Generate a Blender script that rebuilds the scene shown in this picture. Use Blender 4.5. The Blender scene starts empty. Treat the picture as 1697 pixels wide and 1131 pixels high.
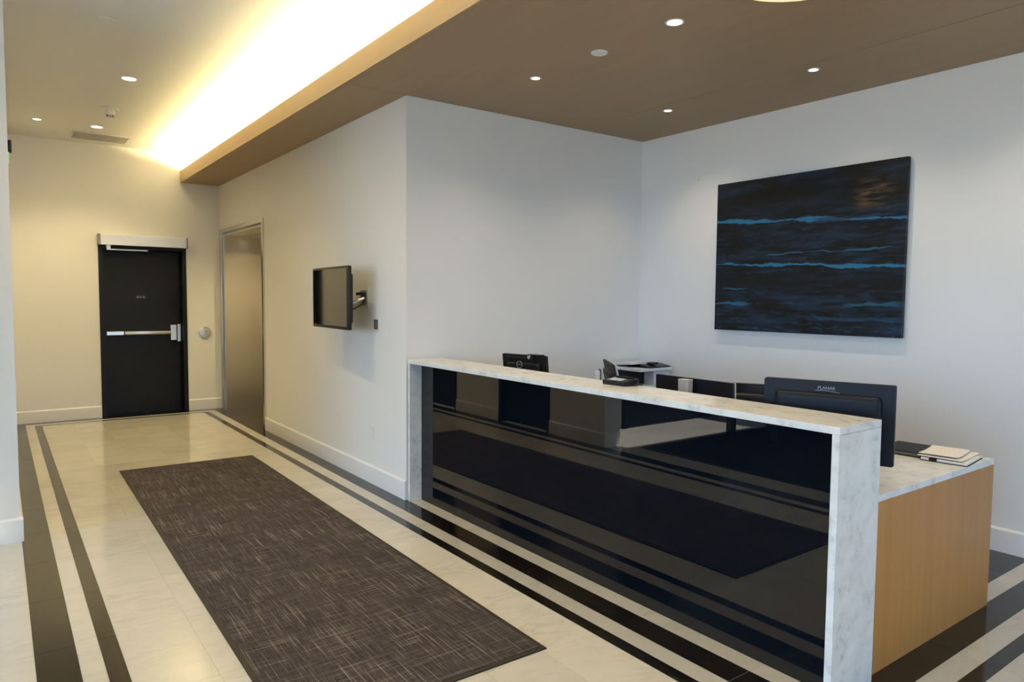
import bpy, bmesh, math, random
from mathutils import Matrix, Vector
random.seed(7)
S = bpy.context.scene
C = S.collection
PI = math.pi

# ------------------------------------------------------------------ camera
F_PX, YAW, PITCH, ROLL, CAM_H = 1165.859, 36.2342, -3.4311, 0.4731, 1.58
ya, pi_, ro = (math.radians(v) for v in (YAW, PITCH, ROLL))
fw = Vector((math.sin(ya) * math.cos(pi_), math.cos(ya) * math.cos(pi_), math.sin(pi_)))
rt = Vector((math.cos(ya), -math.sin(ya), 0))
up = rt.cross(fw)
r2 = rt * math.cos(ro) + up * math.sin(ro)
u2 = up * math.cos(ro) - rt * math.sin(ro)
cd = bpy.data.cameras.new('camera')
cd.sensor_width = 36.0
cd.lens = F_PX / 1697.0 * 36.0
cd.clip_start = 0.02
cam = bpy.data.objects.new('camera', cd)
C.objects.link(cam)
cam.matrix_world = Matrix(((r2.x, u2.x, -fw.x, 0), (r2.y, u2.y, -fw.y, 0), (r2.z, u2.z, -fw.z, CAM_H), (0, 0, 0, 1)))
S.camera = cam

# ------------------------------------------------------------------ world, daylight through the windows, exposure
SKY = 9.6
wd = bpy.data.worlds.new('world'); S.world = wd; wd.use_nodes = True
nt = wd.node_tree; nt.nodes.clear()
wo = nt.nodes.new('ShaderNodeOutputWorld'); bg = nt.nodes.new('ShaderNodeBackground')
tc = nt.nodes.new('ShaderNodeTexCoord'); sx = nt.nodes.new('ShaderNodeSeparateXYZ')
cr = nt.nodes.new('ShaderNodeValToRGB')
cr.color_ramp.elements[0].position = 0.48; cr.color_ramp.elements[0].color = (0.33, 0.36, 0.385, 1)
cr.color_ramp.elements[1].position = 0.52; cr.color_ramp.elements[1].color = (0.43, 0.67, 1.0, 1)
mr = nt.nodes.new('ShaderNodeMapRange'); mr.inputs[1].default_value = -1; mr.inputs[2].default_value = 1
nt.links.new(tc.outputs['Generated'], sx.inputs[0]); nt.links.new(sx.outputs[2], mr.inputs[0])
nt.links.new(mr.outputs[0], cr.inputs[0]); nt.links.new(cr.outputs[0], bg.inputs[0])
bg.inputs[1].default_value = SKY
nt.links.new(bg.outputs[0], wo.inputs[0])
S.view_settings.view_transform = 'Standard'
S.view_settings.look = 'None'
S.view_settings.gamma = 1.0
S.view_settings.use_curve_mapping = False
S.view_settings.exposure = 0.0

def portal(name, loc, rot, sx_, sy_):
    l = bpy.data.lights.new(name, 'AREA'); l.shape = 'RECTANGLE'; l.size = sx_; l.size_y = sy_
    l.cycles.is_portal = True
    o = bpy.data.objects.new(name, l); C.objects.link(o); o.location = loc; o.rotation_euler = rot
    return o
XW, YS = -6.0, -8.0          # west and south (window) walls
portal('window_portal', (XW + 0.12, -1.3, 1.55), (0, -PI / 2, 0), 2.9, 12.2)
portal('window_portal', (3.0, YS + 0.12, 1.55), (PI / 2, 0, 0), 3.4, 2.9)
sl = bpy.data.lights.new('sun', 'SUN'); sl.energy = 30.0; sl.color = (1.0, 0.93, 0.80); sl.angle = 0.01
so = bpy.data.objects.new('sun', sl); C.objects.link(so); so.location = (-4, 3, 8)
so.rotation_euler = Vector((0.36, 0.16, -0.92)).to_track_quat('-Z', 'Y').to_euler()

WARM = (1.0, 0.77, 0.38)
COVE_COL = (1.0, 0.78, 0.35)
COVE_W = 720.0
HALL_W, DESK_W, SIDE_W = 94.0, 33.0, 30.0
DESK_COL = (1.0, 0.83, 0.60)
cl = bpy.data.lights.new('cove_light', 'AREA'); cl.shape = 'RECTANGLE'; cl.size = 0.05; cl.size_y = 18.0
cl.energy = COVE_W; cl.color = COVE_COL
clo = bpy.data.objects.new('cove_light', cl); C.objects.link(clo)
clo.location = (2.20, 1.35, 3.235); clo.rotation_euler = (PI, -0.5, 0)

# ------------------------------------------------------------------ key dimensions (metres)
W1, W2, Y1, YB = 2.549, 5.116, 4.86, 10.427
ZC, ZU, WS, ZL = 3.113, 3.497, 2.0546, 3.27
XL, YP = 0.085, 5.435

# ------------------------------------------------------------------ materials
MATS = {}
class NT:
    def __init__(s, name):
        m = bpy.data.materials.new(name); m.use_nodes = True
        s.m = m; s.t = m.node_tree; s.t.nodes.clear()
        s.out = s.t.nodes.new('ShaderNodeOutputMaterial')
        s.b = s.t.nodes.new('ShaderNodeBsdfPrincipled')
        s.t.links.new(s.b.outputs[0], s.out.inputs[0])
        MATS[name] = m
    def n(s, ty, **kw):
        nd = s.t.nodes.new(ty)
        for k, v in kw.items():
            if hasattr(nd, k): setattr(nd, k, v)
            else: nd.inputs[k].default_value = v
        return nd
    def l(s, a, b): s.t.links.new(a, b)
    def set(s, **kw):
        for k, v in kw.items():
            k = k.replace('_', ' ')
            if isinstance(v, (int, float)): s.b.inputs[k].default_value = v
            elif isinstance(v, tuple): s.b.inputs[k].default_value = v if len(v) == 4 else (*v, 1)
            else: s.l(v, s.b.inputs[k])
        return s
    def val(s, v, sock):
        if isinstance(v, (int, float)): sock.default_value = v
        else: s.l(v, sock)
    def math(s, op, a, b=0.0, c=None, clamp=False):
        nd = s.n('ShaderNodeMath', operation=op); nd.use_clamp = clamp
        s.val(a, nd.inputs[0]); s.val(b, nd.inputs[1])
        if c is not None: s.val(c, nd.inputs[2])
        return nd.outputs[0]
    def mix(s, f, a, b):
        nd = s.n('ShaderNodeMix', data_type='RGBA')
        s.val(f, nd.inputs[0])
        for v, i in ((a, 6), (b, 7)):
            if isinstance(v, tuple): nd.inputs[i].default_value = (*v, 1)
            else: s.l(v, nd.inputs[i])
        return nd.outputs[2]
    def coord(s, which='Object', scale=(1, 1, 1), offset=None, rot=(0, 0, 0)):
        t = s.n('ShaderNodeTexCoord'); mp = s.n('ShaderNodeMapping')
        mp.inputs['Scale'].default_value = scale; mp.inputs['Rotation'].default_value = rot
        s.l(t.outputs[which], mp.inputs['Vector'])
        if offset is not None: s.l(offset, mp.inputs['Location'])
        return mp.outputs[0]
    def noise(s, vec, scale=5, detail=3, rough=0.5, dist=0.0):
        nd = s.n('ShaderNodeTexNoise'); s.l(vec, nd.inputs['Vector'])
        nd.inputs['Scale'].default_value = scale; nd.inputs['Detail'].default_value = detail
        nd.inputs['Roughness'].default_value = rough; nd.inputs['Distortion'].default_value = dist
        return nd.outputs['Fac']
    def ramp(s, f, stops):
        nd = s.n('ShaderNodeValToRGB'); e = nd.color_ramp.elements
        while len(e) < len(stops): e.new(0.5)
        for el, (p, c) in zip(e, stops):
            el.position = p; el.color = (*c, 1) if isinstance(c, tuple) else (c, c, c, 1)
        s.l(f, nd.inputs[0]); return nd.outputs[0]
    def bump(s, h, strength=0.2, dist=0.002):
        nd = s.n('ShaderNodeBump'); nd.inputs['Strength'].default_value = strength
        nd.inputs['Distance'].default_value = dist; s.l(h, nd.inputs['Height'])
        s.l(nd.outputs[0], s.b.inputs['Normal'])
    def rand(s):
        return s.n('ShaderNodeObjectInfo').outputs['Random']

def paint(name, col, rough=0.55):
    k = NT(name); v = k.coord('Object')
    f = k.noise(v, 2.2, 3)
    a = tuple(c * 0.975 for c in col)
    k.set(Base_Color=k.mix(f, col, a), Roughness=rough)
    k.bump(k.noise(v, 260, 2), 0.05, 0.001)
paint('wall_paint', (0.80, 0.795, 0.785))
paint('ceiling_paint', (0.80, 0.79, 0.77), 0.8)
paint('trim_paint', (0.82, 0.82, 0.82), 0.4)
paint('white_plastic', (0.78, 0.78, 0.77), 0.35)
paint('printer_white', (0.66, 0.70, 0.74), 0.4)
paint('paper', (0.80, 0.77, 0.72), 0.7)
paint('grout', (0.55, 0.53, 0.48), 0.8)

def metal(name, col, rough, streak=None):
    k = NT(name); k.set(Base_Color=col, Metallic=1.0, Roughness=rough)
    if streak:
        v = k.coord('Object', streak)
        f = k.noise(v, 1.0, 2)
        k.set(Roughness=k.math('MULTIPLY_ADD', f, rough * 0.5, rough * 0.75))
metal('brushed_steel', (0.70, 0.67, 0.62), 0.24)
metal('aluminium', (0.72, 0.70, 0.66), 0.42)
metal('chrome', (0.75, 0.75, 0.76), 0.15)
metal('steel', (0.62, 0.60, 0.57), 0.3)

def plastic(name, col, rough=0.4, spec=0.5):
    k = NT(name); v = k.coord('Object')
    f = k.noise(v, 40, 2)
    k.set(Base_Color=k.mix(f, col, tuple(c * 0.88 for c in col)), Roughness=rough)
    k.b.inputs['Specular IOR Level'].default_value = spec
plastic('black_plastic', (0.008, 0.0085, 0.010), 0.38, 0.35)
plastic('black_matte', (0.010, 0.010, 0.011), 0.6, 0.3)
plastic('door_black', (0.0050, 0.0060, 0.0085), 0.45, 0.2)
plastic('navy_plastic', (0.0040, 0.0062, 0.0135), 0.45, 0.25)
plastic('silver_plastic', (0.42, 0.42, 0.43), 0.35)
plastic('grey_plastic', (0.16, 0.16, 0.165), 0.4)
plastic('logo_grey', (0.30, 0.33, 0.37), 0.4)
plastic('lettering_white', (0.30, 0.30, 0.29), 0.5)
plastic('rubber_edge', (0.022, 0.018, 0.016), 0.7, 0.3)
plastic('green_led_lens', (0.35, 0.60, 0.35), 0.3)
paint('vent_paint', (0.74, 0.73, 0.71), 0.6)

k = NT('screen_glass'); v = k.coord('Object')
k.set(Base_Color=k.mix(k.noise(v, 3, 1), (0.004, 0.004, 0.004), (0.006, 0.006, 0.007)), Roughness=0.05)
k.b.inputs['Specular IOR Level'].default_value = 0.85
k = NT('desk_glass'); v = k.coord('Object')
k.set(Base_Color=k.mix(k.noise(v, 1.5, 1), (0.0025, 0.004, 0.0075), (0.003, 0.0045, 0.008)), Roughness=0.012)
k.b.inputs['IOR'].default_value = 1.52
k = NT('lcd'); v = k.coord('Object')
k.set(Base_Color=k.mix(k.noise(v, 20, 1), (0.38, 0.45, 0.58), (0.45, 0.5, 0.62)), Roughness=0.2)

def emit(name, col, strength):
    k = NT(name); k.set(Base_Color=col, Roughness=0.4)
    k.b.inputs['Emission Color'].default_value = (*col, 1)
    k.b.inputs['Emission Strength'].default_value = strength
emit('lamp_lens', (1.0, 0.86, 0.66), 14.0)
emit('led_tape', (1.0, 0.8, 0.5), 6.0)
emit('drum_glow', (1.0, 0.80, 0.48), 0.8)
emit('green_led', (0.35, 0.8, 0.4), 0.25)

def pane_material():
    k = NT('window_glass'); t = k.t
    tr = k.n('ShaderNodeBsdfTransparent'); tr.inputs[0].default_value = (0.96, 0.98, 0.98, 1)
    gl = k.n('ShaderNodeBsdfGlossy'); gl.inputs['Roughness'].default_value = 0.0
    fr = k.n('ShaderNodeFresnel'); fr.inputs[0].default_value = 1.45
    mx = k.n('ShaderNodeMixShader')
    k.l(fr.outputs[0], mx.inputs[0]); k.l(tr.outputs[0], mx.inputs[1]); k.l(gl.outputs[0], mx.inputs[2])
    k.l(mx.outputs[0], k.out.inputs[0])
pane_material()

def marble(name, base, vein, scale, rough, per_object=True, amount=0.5, stretch=(1, 1, 1)):
    k = NT(name)
    off = None
    if per_object:
        r = k.rand(); cx = k.n('ShaderNodeCombineXYZ')
        k.l(k.math('MULTIPLY', r, 37.0), cx.inputs[0]); k.l(k.math('MULTIPLY', r, 61.0), cx.inputs[1])
        k.l(k.math('MULTIPLY', r, 17.0), cx.inputs[2]); off = cx.outputs[0]
    v = k.coord('Object', stretch, off, (0, 0, 0.5))
    a = k.noise(v, scale, 6, 0.62, 1.2)
    b = k.noise(v, scale * 0.45, 4, 0.55, 0.6)
    ridge = k.math('ABSOLUTE', k.math('SUBTRACT', a, 0.5))
    vm = k.math('SUBTRACT', 1.0, k.math('MULTIPLY', ridge, 9.0), clamp=True)
    mask = k.math('MULTIPLY', k.math('MULTIPLY', vm, vm), k.math('MULTIPLY_ADD', b, 3.0, -1.15, True))
    fac = k.math('MULTIPLY', mask, amount, clamp=True)
    soft = k.mix(k.math('MULTIPLY', b, 0.55), base, tuple(c * 0.80 for c in base))
    col = k.mix(fac, soft, vein)
    if per_object:
        col = k.mix(k.math('MULTIPLY', k.rand(), 0.36), col, tuple(c * 0.70 for c in base))
    k.set(Base_Color=col, Roughness=rough)
    return k
marble('marble_tile', (0.605, 0.585, 0.54), (0.38, 0.37, 0.35), 3.0, 0.14, True, 0.6, (1, 2.2, 1))
k = NT('desk_marble'); v = k.coord('Object')
n1 = k.noise(v, 7, 6, 0.68, 0.35); n2 = k.noise(v, 26, 5, 0.7, 0.2); n3 = k.noise(v, 2.5, 3, 0.5)
fl = k.math('MULTIPLY', k.math('MULTIPLY_ADD', n2, 6.0, -2.95, True), k.math('MULTIPLY_ADD', n1, 6.0, -2.75, True))
col = k.mix(k.math('MULTIPLY_ADD', n1, 2.2, -0.75, True), (0.78, 0.78, 0.775), (0.58, 0.585, 0.59))
col = k.mix(k.math('MULTIPLY', n3, 0.25), col, (0.66, 0.66, 0.655))
k.set(Base_Color=k.mix(k.math('MULTIPLY', fl, 0.55), col, (0.30, 0.31, 0.32)), Roughness=0.22)
k = marble('dark_tile', (0.0075, 0.0060, 0.0050), (0.007, 0.0055, 0.0045), 3.0, 0.10, True, 0.3)
# thin pale veins in the black marble
v = k.coord('Object', (1, 1, 1)); a = k.noise(v, 2.4, 4, 0.6, 0.3)
b = k.noise(v, 2.0, 2)
rg = k.math('SUBTRACT', 1.0, k.math('MULTIPLY', k.math('ABSOLUTE', k.math('SUBTRACT', a, 0.5)), 90.0), clamp=True)
vv = k.math('MULTIPLY', rg, k.math('MULTIPLY_ADD', b, 6.0, -3.6, True))
src = k.b.inputs['Base Color'].links[0].from_socket
k.set(Base_Color=k.mix(k.math('MULTIPLY', vv, 0.5), src, (0.35, 0.32, 0.28)))

def wood(name, c1, c2, stretch, rough=0.45):
    k = NT(name); v = k.coord('Object', stretch)
    a = k.noise(v, 1.0, 5, 0.6, 0.3)
    b = k.noise(k.coord('Object', tuple(s * 0.25 for s in stretch)), 1.0, 2)
    f = k.math('MULTIPLY_ADD', b, 0.5, k.math('MULTIPLY', a, 0.5))
    k.set(Base_Color=k.ramp(f, [(0.36, c1), (0.64, c2)]), Roughness=rough)
    k.b.inputs['Specular IOR Level'].default_value = 0.22
wood('desk_wood', (0.42, 0.200, 0.055), (0.475, 0.232, 0.070), (70, 70, 2.2), 0.4)
wood('soffit_wood', (0.345, 0.250, 0.158), (0.370, 0.270, 0.172), (45, 1.6, 45), 0.5)

# rug: streaks of weave running both ways
k = NT('rug_weave')
base = k.noise(k.coord('Object'), 5, 3)
sy = k.noise(k.coord('Object', (130, 2.6, 1)), 1.0, 2, 0.7)
sy2 = k.noise(k.coord('Object', (260, 7, 1)), 1.0, 2, 0.7)
sx2 = k.noise(k.coord('Object', (9, 260, 1)), 1.0, 2, 0.7)
sxn = k.noise(k.coord('Object', (3.2, 120, 1)), 1.0, 2, 0.7)
patch = k.noise(k.coord('Object', (3, 2, 1)), 1.0, 3)
col = k.ramp(base, [(0.35, (0.030, 0.025, 0.030)), (0.65, (0.044, 0.038, 0.044))])
col = k.mix(k.math('MULTIPLY_ADD', sx2, 5.0, -2.4, True), col, (0.016, 0.014, 0.017))
col = k.mix(k.math('MULTIPLY', k.math('MULTIPLY_ADD', sy2, 6.0, -2.9, True), 0.7), col, (0.086, 0.075, 0.082))
st = k.math('MULTIPLY_ADD', patch, 1.6, -0.2, True)
col = k.mix(k.math('MULTIPLY', k.math('MULTIPLY', k.math('MULTIPLY_ADD', sxn, 9.0, -5.0, True), 0.65), st), col, (0.22, 0.195, 0.195))
col = k.mix(k.math('MULTIPLY', k.math('MULTIPLY', k.math('MULTIPLY_ADD', sy, 9.0, -5.1, True), 0.8), st), col, (0.27, 0.24, 0.23))
k.set(Base_Color=col, Roughness=0.95); k.b.inputs['Specular IOR Level'].default_value = 0.1
k.bump(sy2, 0.4, 0.003)
plastic('entrance_mat', (0.012, 0.012, 0.013), 0.95, 0.1)

# abstract painting: u runs left to right, t from top to bottom
def painting_material():
    k = NT('painting_canvas')
    tcn = k.n('ShaderNodeTexCoord'); sp = k.n('ShaderNodeSeparateXYZ'); k.l(tcn.outputs['Generated'], sp.inputs[0])
    u = k.math('SUBTRACT', 1.0, sp.outputs[1]); t = k.math('SUBTRACT', 1.0, sp.outputs[2])
    cx = k.n('ShaderNodeCombineXYZ'); k.l(u, cx.inputs[0]); k.l(t, cx.inputs[1])
    def nz(sx_, sy_, detail=4, off=0.0):
        mp = k.n('ShaderNodeMapping'); mp.inputs['Scale'].default_value = (sx_, sy_, 1); mp.inputs['Location'].default_value = (off, off * 1.7, 0)
        k.l(cx.outputs[0], mp.inputs[0]); return k.noise(mp.outputs[0], 1.0, detail, 0.6, 0.4)
    n1 = nz(3.5, 13, 6, 1.3); n2 = nz(10, 40, 7, 4.1); w1 = nz(5, 1.0, 4, 7.7); w2 = nz(26, 2, 5, 2.2)
    col = k.ramp(n1, [(0.38, (0.0050, 0.0045, 0.0045)), (0.50, (0.0070, 0.0085, 0.0125)), (0.66, (0.014, 0.028, 0.055))])
    # blue areas: none near the top, more towards the bottom
    low = k.math('MULTIPLY_ADD', t, 5.0, -3.9, True)
    bl = k.math('MULTIPLY', k.math('MULTIPLY_ADD', n2, 7.0, -3.7, True), k.math('MULTIPLY_ADD', low, 0.35, 0.65))
    topk = k.math('MULTIPLY_ADD', t, 8.0, -1.6, True)
    bl = k.math('MULTIPLY', bl, k.math('MULTIPLY_ADD', topk, 0.85, 0.15))
    col = k.mix(k.math('MULTIPLY', bl, 0.9), col, (0.017, 0.046, 0.092))
    bl2 = k.math('MULTIPLY', k.math('MULTIPLY_ADD', nz(16, 46, 6, 9.1), 8.0, -4.5, True), low)
    col = k.mix(k.math('MULTIPLY', bl2, 0.7), col, (0.020, 0.085, 0.16))
    hl = k.math('MULTIPLY', k.math('MULTIPLY_ADD', nz(8, 70, 6, 12.7), 9.0, -5.4, True), k.math('MULTIPLY_ADD', topk, 0.6, 0.4))
    col = k.mix(k.math('MULTIPLY', hl, 0.6), col, (0.030, 0.050, 0.075))
    # darker calm bands
    for c0, h in ((0.14, 0.10), (0.68, 0.07)):
        d = k.math('SUBTRACT', 1.0, k.math('DIVIDE', k.math('ABSOLUTE', k.math('SUBTRACT', t, c0)), h), clamp=True)
        col = k.mix(k.math('MULTIPLY', d, 0.85), col, (0.0060, 0.0055, 0.0055))
    # bright wave lines
    def line(t0, slope, th, u0, u1, colr, st=1.0, wob=0.045):
        nonlocal col
        c = k.math('MULTIPLY_ADD', u, slope, t0)
        c = k.math('ADD', c, k.math('MULTIPLY_ADD', w1, wob, -wob * 0.5))
        c = k.math('ADD', c, k.math('MULTIPLY_ADD', w2, 0.022, -0.011))
        d = k.math('DIVIDE', k.math('ABSOLUTE', k.math('SUBTRACT', t, c)), k.math('MAXIMUM', k.math('MULTIPLY_ADD', nz(6, 1, 3, t0 * 31), th * 3.4, -th * 0.95), th * 0.18))
        m = k.math('MULTIPLY_ADD', d, -2.5, 2.5, True)
        m = k.math('MULTIPLY', m, k.math('MULTIPLY', k.math('MULTIPLY_ADD', u, 18.0, -18.0 * u0, True), k.math('MULTIPLY_ADD', u, -18.0, 18.0 * u1, True)))
        col = k.mix(k.math('MULTIPLY', m, st), col, colr)
    B = (0.022, 0.135, 0.255)
    line(0.255, 0.075, 0.017, -0.1, 1.1, B)
    line(0.545, 0.055, 0.012, -0.1, 1.1, (0.020, 0.15, 0.28))
    line(0.505, -0.015, 0.008, 0.30, 0.98, (0.018, 0.095, 0.17), 0.9)
    line(0.715, 0.02, 0.006, 0.04, 0.22, B, 0.9, 0.01)
    line(0.82, -0.01, 0.016, -0.1, 0.24, (0.022, 0.12, 0.22), 0.9)
    line(0.815, 0.0, 0.026, 0.72, 1.02, (0.018, 0.095, 0.16), 0.8)
    line(0.33, -0.03, 0.018, 0.55, 0.97, (0.014, 0.038, 0.085), 0.8)
    line(0.90, 0.0, 0.014, 0.55, 1.02, (0.016, 0.055, 0.11), 0.7)
    # bronze patch, upper right
    pu = k.math('MULTIPLY', k.math('MULTIPLY_ADD', u, 14.0, -10.4, True), k.math('MULTIPLY_ADD', u, -14.0, 13.5, True))
    pt = k.math('MULTIPLY', k.math('MULTIPLY_ADD', t, 14.0, -1.0, True), k.math('MULTIPLY_ADD', t, -16.0, 4.7, True))
    pm = k.math('MULTIPLY', k.math('MULTIPLY', pu, pt), k.math('MULTIPLY_ADD', nz(11, 42, 6, 5.5), 5.5, -2.5, True))
    col = k.mix(k.math('MULTIPLY', pm, 0.9), col, (0.105, 0.066, 0.036))
    k.b.inputs['Specular IOR Level'].default_value = 0.25
    k.set(Base_Color=col, Roughness=0.45)
    k.bump(n2, 0.5, 0.004)
painting_material()

# ------------------------------------------------------------------ mesh helpers
def box(bm, x0, x1, y0, y1, z0, z1, bev=0.0, seg=2):
    vs = [bm.verts.new((x, y, z)) for x in (x0, x1) for y in (y0, y1) for z in (z0, z1)]
    fs = [(0, 1, 3, 2), (4, 6, 7, 5), (0, 4, 5, 1), (2, 3, 7, 6), (0, 2, 6, 4), (1, 5, 7, 3)]
    faces = [bm.faces.new([vs[i] for i in f]) for f in fs]
    if bev > 0:
        ed = list({e for f in faces for e in f.edges})
        bmesh.ops.bevel(bm, geom=ed, offset=bev, segments=seg, affect='EDGES', profile=0.5)
    return bm
def B(*a, **k):
    bm = bmesh.new(); box(bm, *a, **k); return bm
def cyl(bm, cx, cy, z0, z1, r, r2_=None, seg=32, axis='z'):
    r2_ = r if r2_ is None else r2_
    ring = []
    for z, rr in ((z0, r), (z1, r2_)):
        row = []
        for i in range(seg):
            a = 2 * PI * i / seg
            p = (cx + rr * math.cos(a), cy + rr * math.sin(a), z)
            if axis == 'x': p = (p[2], p[0], p[1])
            if axis == 'y': p = (p[0], p[2], p[1])
            row.append(bm.verts.new(p))
        ring.append(row)
    for i in range(seg):
        j = (i + 1) % seg
        bm.faces.new((ring[0][i], ring[0][j], ring[1][j], ring[1][i]))
    bm.faces.new(ring[0][::-1]); bm.faces.new(ring[1])
    bmesh.ops.recalc_face_normals(bm, faces=bm.faces)
    return bm
def lathe(bm, prof, cx=0, cy=0, seg=40, axis='z'):
    rows = []
    for r, z in prof:
        row = []
        for i in range(seg):
            a = 2 * PI * i / seg
            p = (cx + r * math.cos(a), cy + r * math.sin(a), z)
            if axis == 'x': p = (p[2], p[0], p[1])
            if axis == 'y': p = (p[0], p[2], p[1])
            row.append(bm.verts.new(p))
        rows.append(row)
    for a, b in zip(rows, rows[1:]):
        for i in range(seg):
            j = (i + 1) % seg
            bm.faces.new((a[i], a[j], b[j], b[i]))
    bm.faces.new(rows[0][::-1]); bm.faces.new(rows[-1])
    bmesh.ops.recalc_face_normals(bm, faces=bm.faces)
    return bm
def tube(bm, pts, r, seg=8):
    pts = [Vector(p) for p in pts]; rows = []
    for i, p in enumerate(pts):
        d = (pts[min(i + 1, len(pts) - 1)] - pts[max(i - 1, 0)]).normalized()
        a = d.cross(Vector((0, 0, 1)));
        if a.length < 1e-3: a = d.cross(Vector((1, 0, 0)))
        a.normalize(); b = d.cross(a)
        rows.append([bm.verts.new(p + a * r * math.cos(2 * PI * q / seg) + b * r * math.sin(2 * PI * q / seg)) for q in range(seg)])
    for a, b in zip(rows, rows[1:]):
        for q in range(seg):
            w = (q + 1) % seg
            bm.faces.new((a[q], a[w], b[w], b[q]))
    bm.faces.new(rows[0][::-1]); bm.faces.new(rows[-1])
    bmesh.ops.recalc_face_normals(bm, faces=bm.faces)
    return bm
def prism(bm, pts, z0, z1, f=lambda x, y, z: (x, y, z)):
    lo = [bm.verts.new(f(x, y, z0)) for x, y in pts]; hi = [bm.verts.new(f(x, y, z1)) for x, y in pts]
    n = len(pts)
    for i in range(n):
        j = (i + 1) % n
        bm.faces.new((lo[i], lo[j], hi[j], hi[i]))
    bm.faces.new(lo[::-1]); bm.faces.new(hi)
    bmesh.ops.recalc_face_normals(bm, faces=bm.faces)
    return bm
def rrect(w, h, r, seg=5):
    out = []
    for cx, cy, a0 in ((w / 2 - r, h / 2 - r, 0), (-w / 2 + r, h / 2 - r, 90), (-w / 2 + r, -h / 2 + r, 180), (w / 2 - r, -h / 2 + r, 270)):
        for i in range(seg + 1):
            a = math.radians(a0 + 90 * i / seg); out.append((cx + r * math.cos(a), cy + r * math.sin(a)))
    return out

ROOT = {}
def chain_loc(o):
    v = Vector((0, 0, 0))
    while o is not None:
        v += o.location; o = o.parent
    return v
def obj(name, bm, mat, parent=None, local=False, smooth=False, center=True):
    """link one mesh object; coordinates are world ones unless local (then in the thing's own frame)"""
    bmesh.ops.recalc_face_normals(bm, faces=bm.faces)
    me = bpy.data.meshes.new(name)
    off = Vector((0, 0, 0))
    if center:
        xs = [v.co for v in bm.verts]
        off = Vector(((min(v.x for v in xs) + max(v.x for v in xs)) / 2, (min(v.y for v in xs) + max(v.y for v in xs)) / 2, min(v.z for v in xs)))
        bmesh.ops.translate(bm, verts=bm.verts, vec=-off)
    bm.to_mesh(me); bm.free()
    me.materials.append(MATS[mat])
    if smooth:
        for p in me.polygons: p.use_smooth = True
        me.set_sharp_from_angle(angle=math.radians(40))
    o = bpy.data.objects.new(name, me); C.objects.link(o)
    if parent is not None:
        o.parent = parent
        if local:
            base = Vector((0, 0, 0)); q = parent
            while q is not None and q.type != 'EMPTY':
                base += q.location; q = q.parent
            o.location = off - base
        else:
            o.location = off - chain_loc(parent)
    else:
        o.location = off
    return o
def tag(o, label, cat, group=None):
    o['label'] = label; o['category'] = cat
    if group: o['group'] = group
    return o
def struct(o, label=None, cat=None):
    o['kind'] = 'structure'
    if label: o['label'] = label
    if cat: o['category'] = cat
    return o
def thing(name, label, cat, loc=(0, 0, 0), rotz=0.0, group=None):
    o = bpy.data.objects.new(name, None); C.objects.link(o)
    o.location = loc; o.rotation_euler = (0, 0, rotz); o.empty_display_size = 0.1
    return tag(o, label, cat, group)
def text_mesh(name, body, size, mat, parent, M, extrude=0.0006):
    cu = bpy.data.curves.new(name, 'FONT'); cu.body = body; cu.size = size; cu.extrude = extrude
    cu.align_x = 'CENTER'; cu.align_y = 'CENTER'
    t = bpy.data.objects.new(name + '_tmp', cu); C.objects.link(t)
    dg = bpy.context.evaluated_depsgraph_get(); dg.update()
    me = bpy.data.meshes.new_from_object(t.evaluated_get(dg))
    bpy.data.objects.remove(t)
    me.name = name; me.materials.clear(); me.materials.append(MATS[mat])
    o = bpy.data.objects.new(name, me); C.objects.link(o); o.parent = parent; o.matrix_local = M
    return o

# ------------------------------------------------------------------ floor with tiles
fb = bmesh.new(); box(fb, XW, 5.3, YS, 10.9, -0.10, -0.0015)
floor = struct(obj('floor', fb, 'grout', center=False), 'polished cream marble floor with black marble border bands', 'floor')
TILE_CACHE = {}
def tile(x0, x1, y0, y1, dark=False):
    g = 0.0011 if dark else 0.0006
    w, d = round(x1 - x0 - 2 * g, 4), round(y1 - y0 - 2 * g, 4)
    if w < 0.004 or d < 0.004: return
    key = (w, d, dark)
    if key not in TILE_CACHE:
        bm = bmesh.new(); box(bm, -w / 2, w / 2, -d / 2, d / 2, -0.0015, 0.0)
        me = bpy.data.meshes.new('dark_tile' if dark else 'marble_tile'); bm.to_mesh(me); bm.free()
        me.materials.append(MATS['dark_tile' if dark else 'marble_tile']); TILE_CACHE[key] = me
    o = bpy.data.objects.new('dark_tile' if dark else 'marble_tile', TILE_CACHE[key]); C.objects.link(o)
    o.parent = floor; o.location = ((x0 + x1) / 2, (y0 + y1) / 2, 0.0)
PITCH_Y = 0.635
def cuts(lo, hi, first, pitch):
    out = [lo]; n = math.ceil((lo - first) / pitch - 1e-6)
    v = first + n * pitch
    while v < hi - 1e-6:
        if v > lo + 0.02: out.append(v)
        v += pitch
    if hi - out[-1] < 0.03 and len(out) > 1: out.pop()
    out.append(hi); return out
def strip_y(x0, x1, lo, hi, dark):
    c = cuts(lo, hi, 3.652, PITCH_Y)
    for a, b in zip(c, c[1:]): tile(x0, x1, a, b, dark)
def strip_x(y0, y1, lo, hi, dark, first=0.4057, pitch=0.6104):
    c = cuts(lo, hi, first, pitch)
    for a, b in zip(c, c[1:]): tile(a, b, y0, y1, dark)
b0, b1, b2, b3 = 0.089, 0.244, 0.3304, 0.4057
a3, a2, a1, a0, a4 = 2.237, 2.308, 2.409, 2.552, 2.654
n3, n2_, n1_, n0 = 10.128, 10.186, 10.289, YB
e3, e2, e1, e0, e4 = 1.121, 1.192, 1.293, 1.436, 1.536
YT = -0.158
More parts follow.
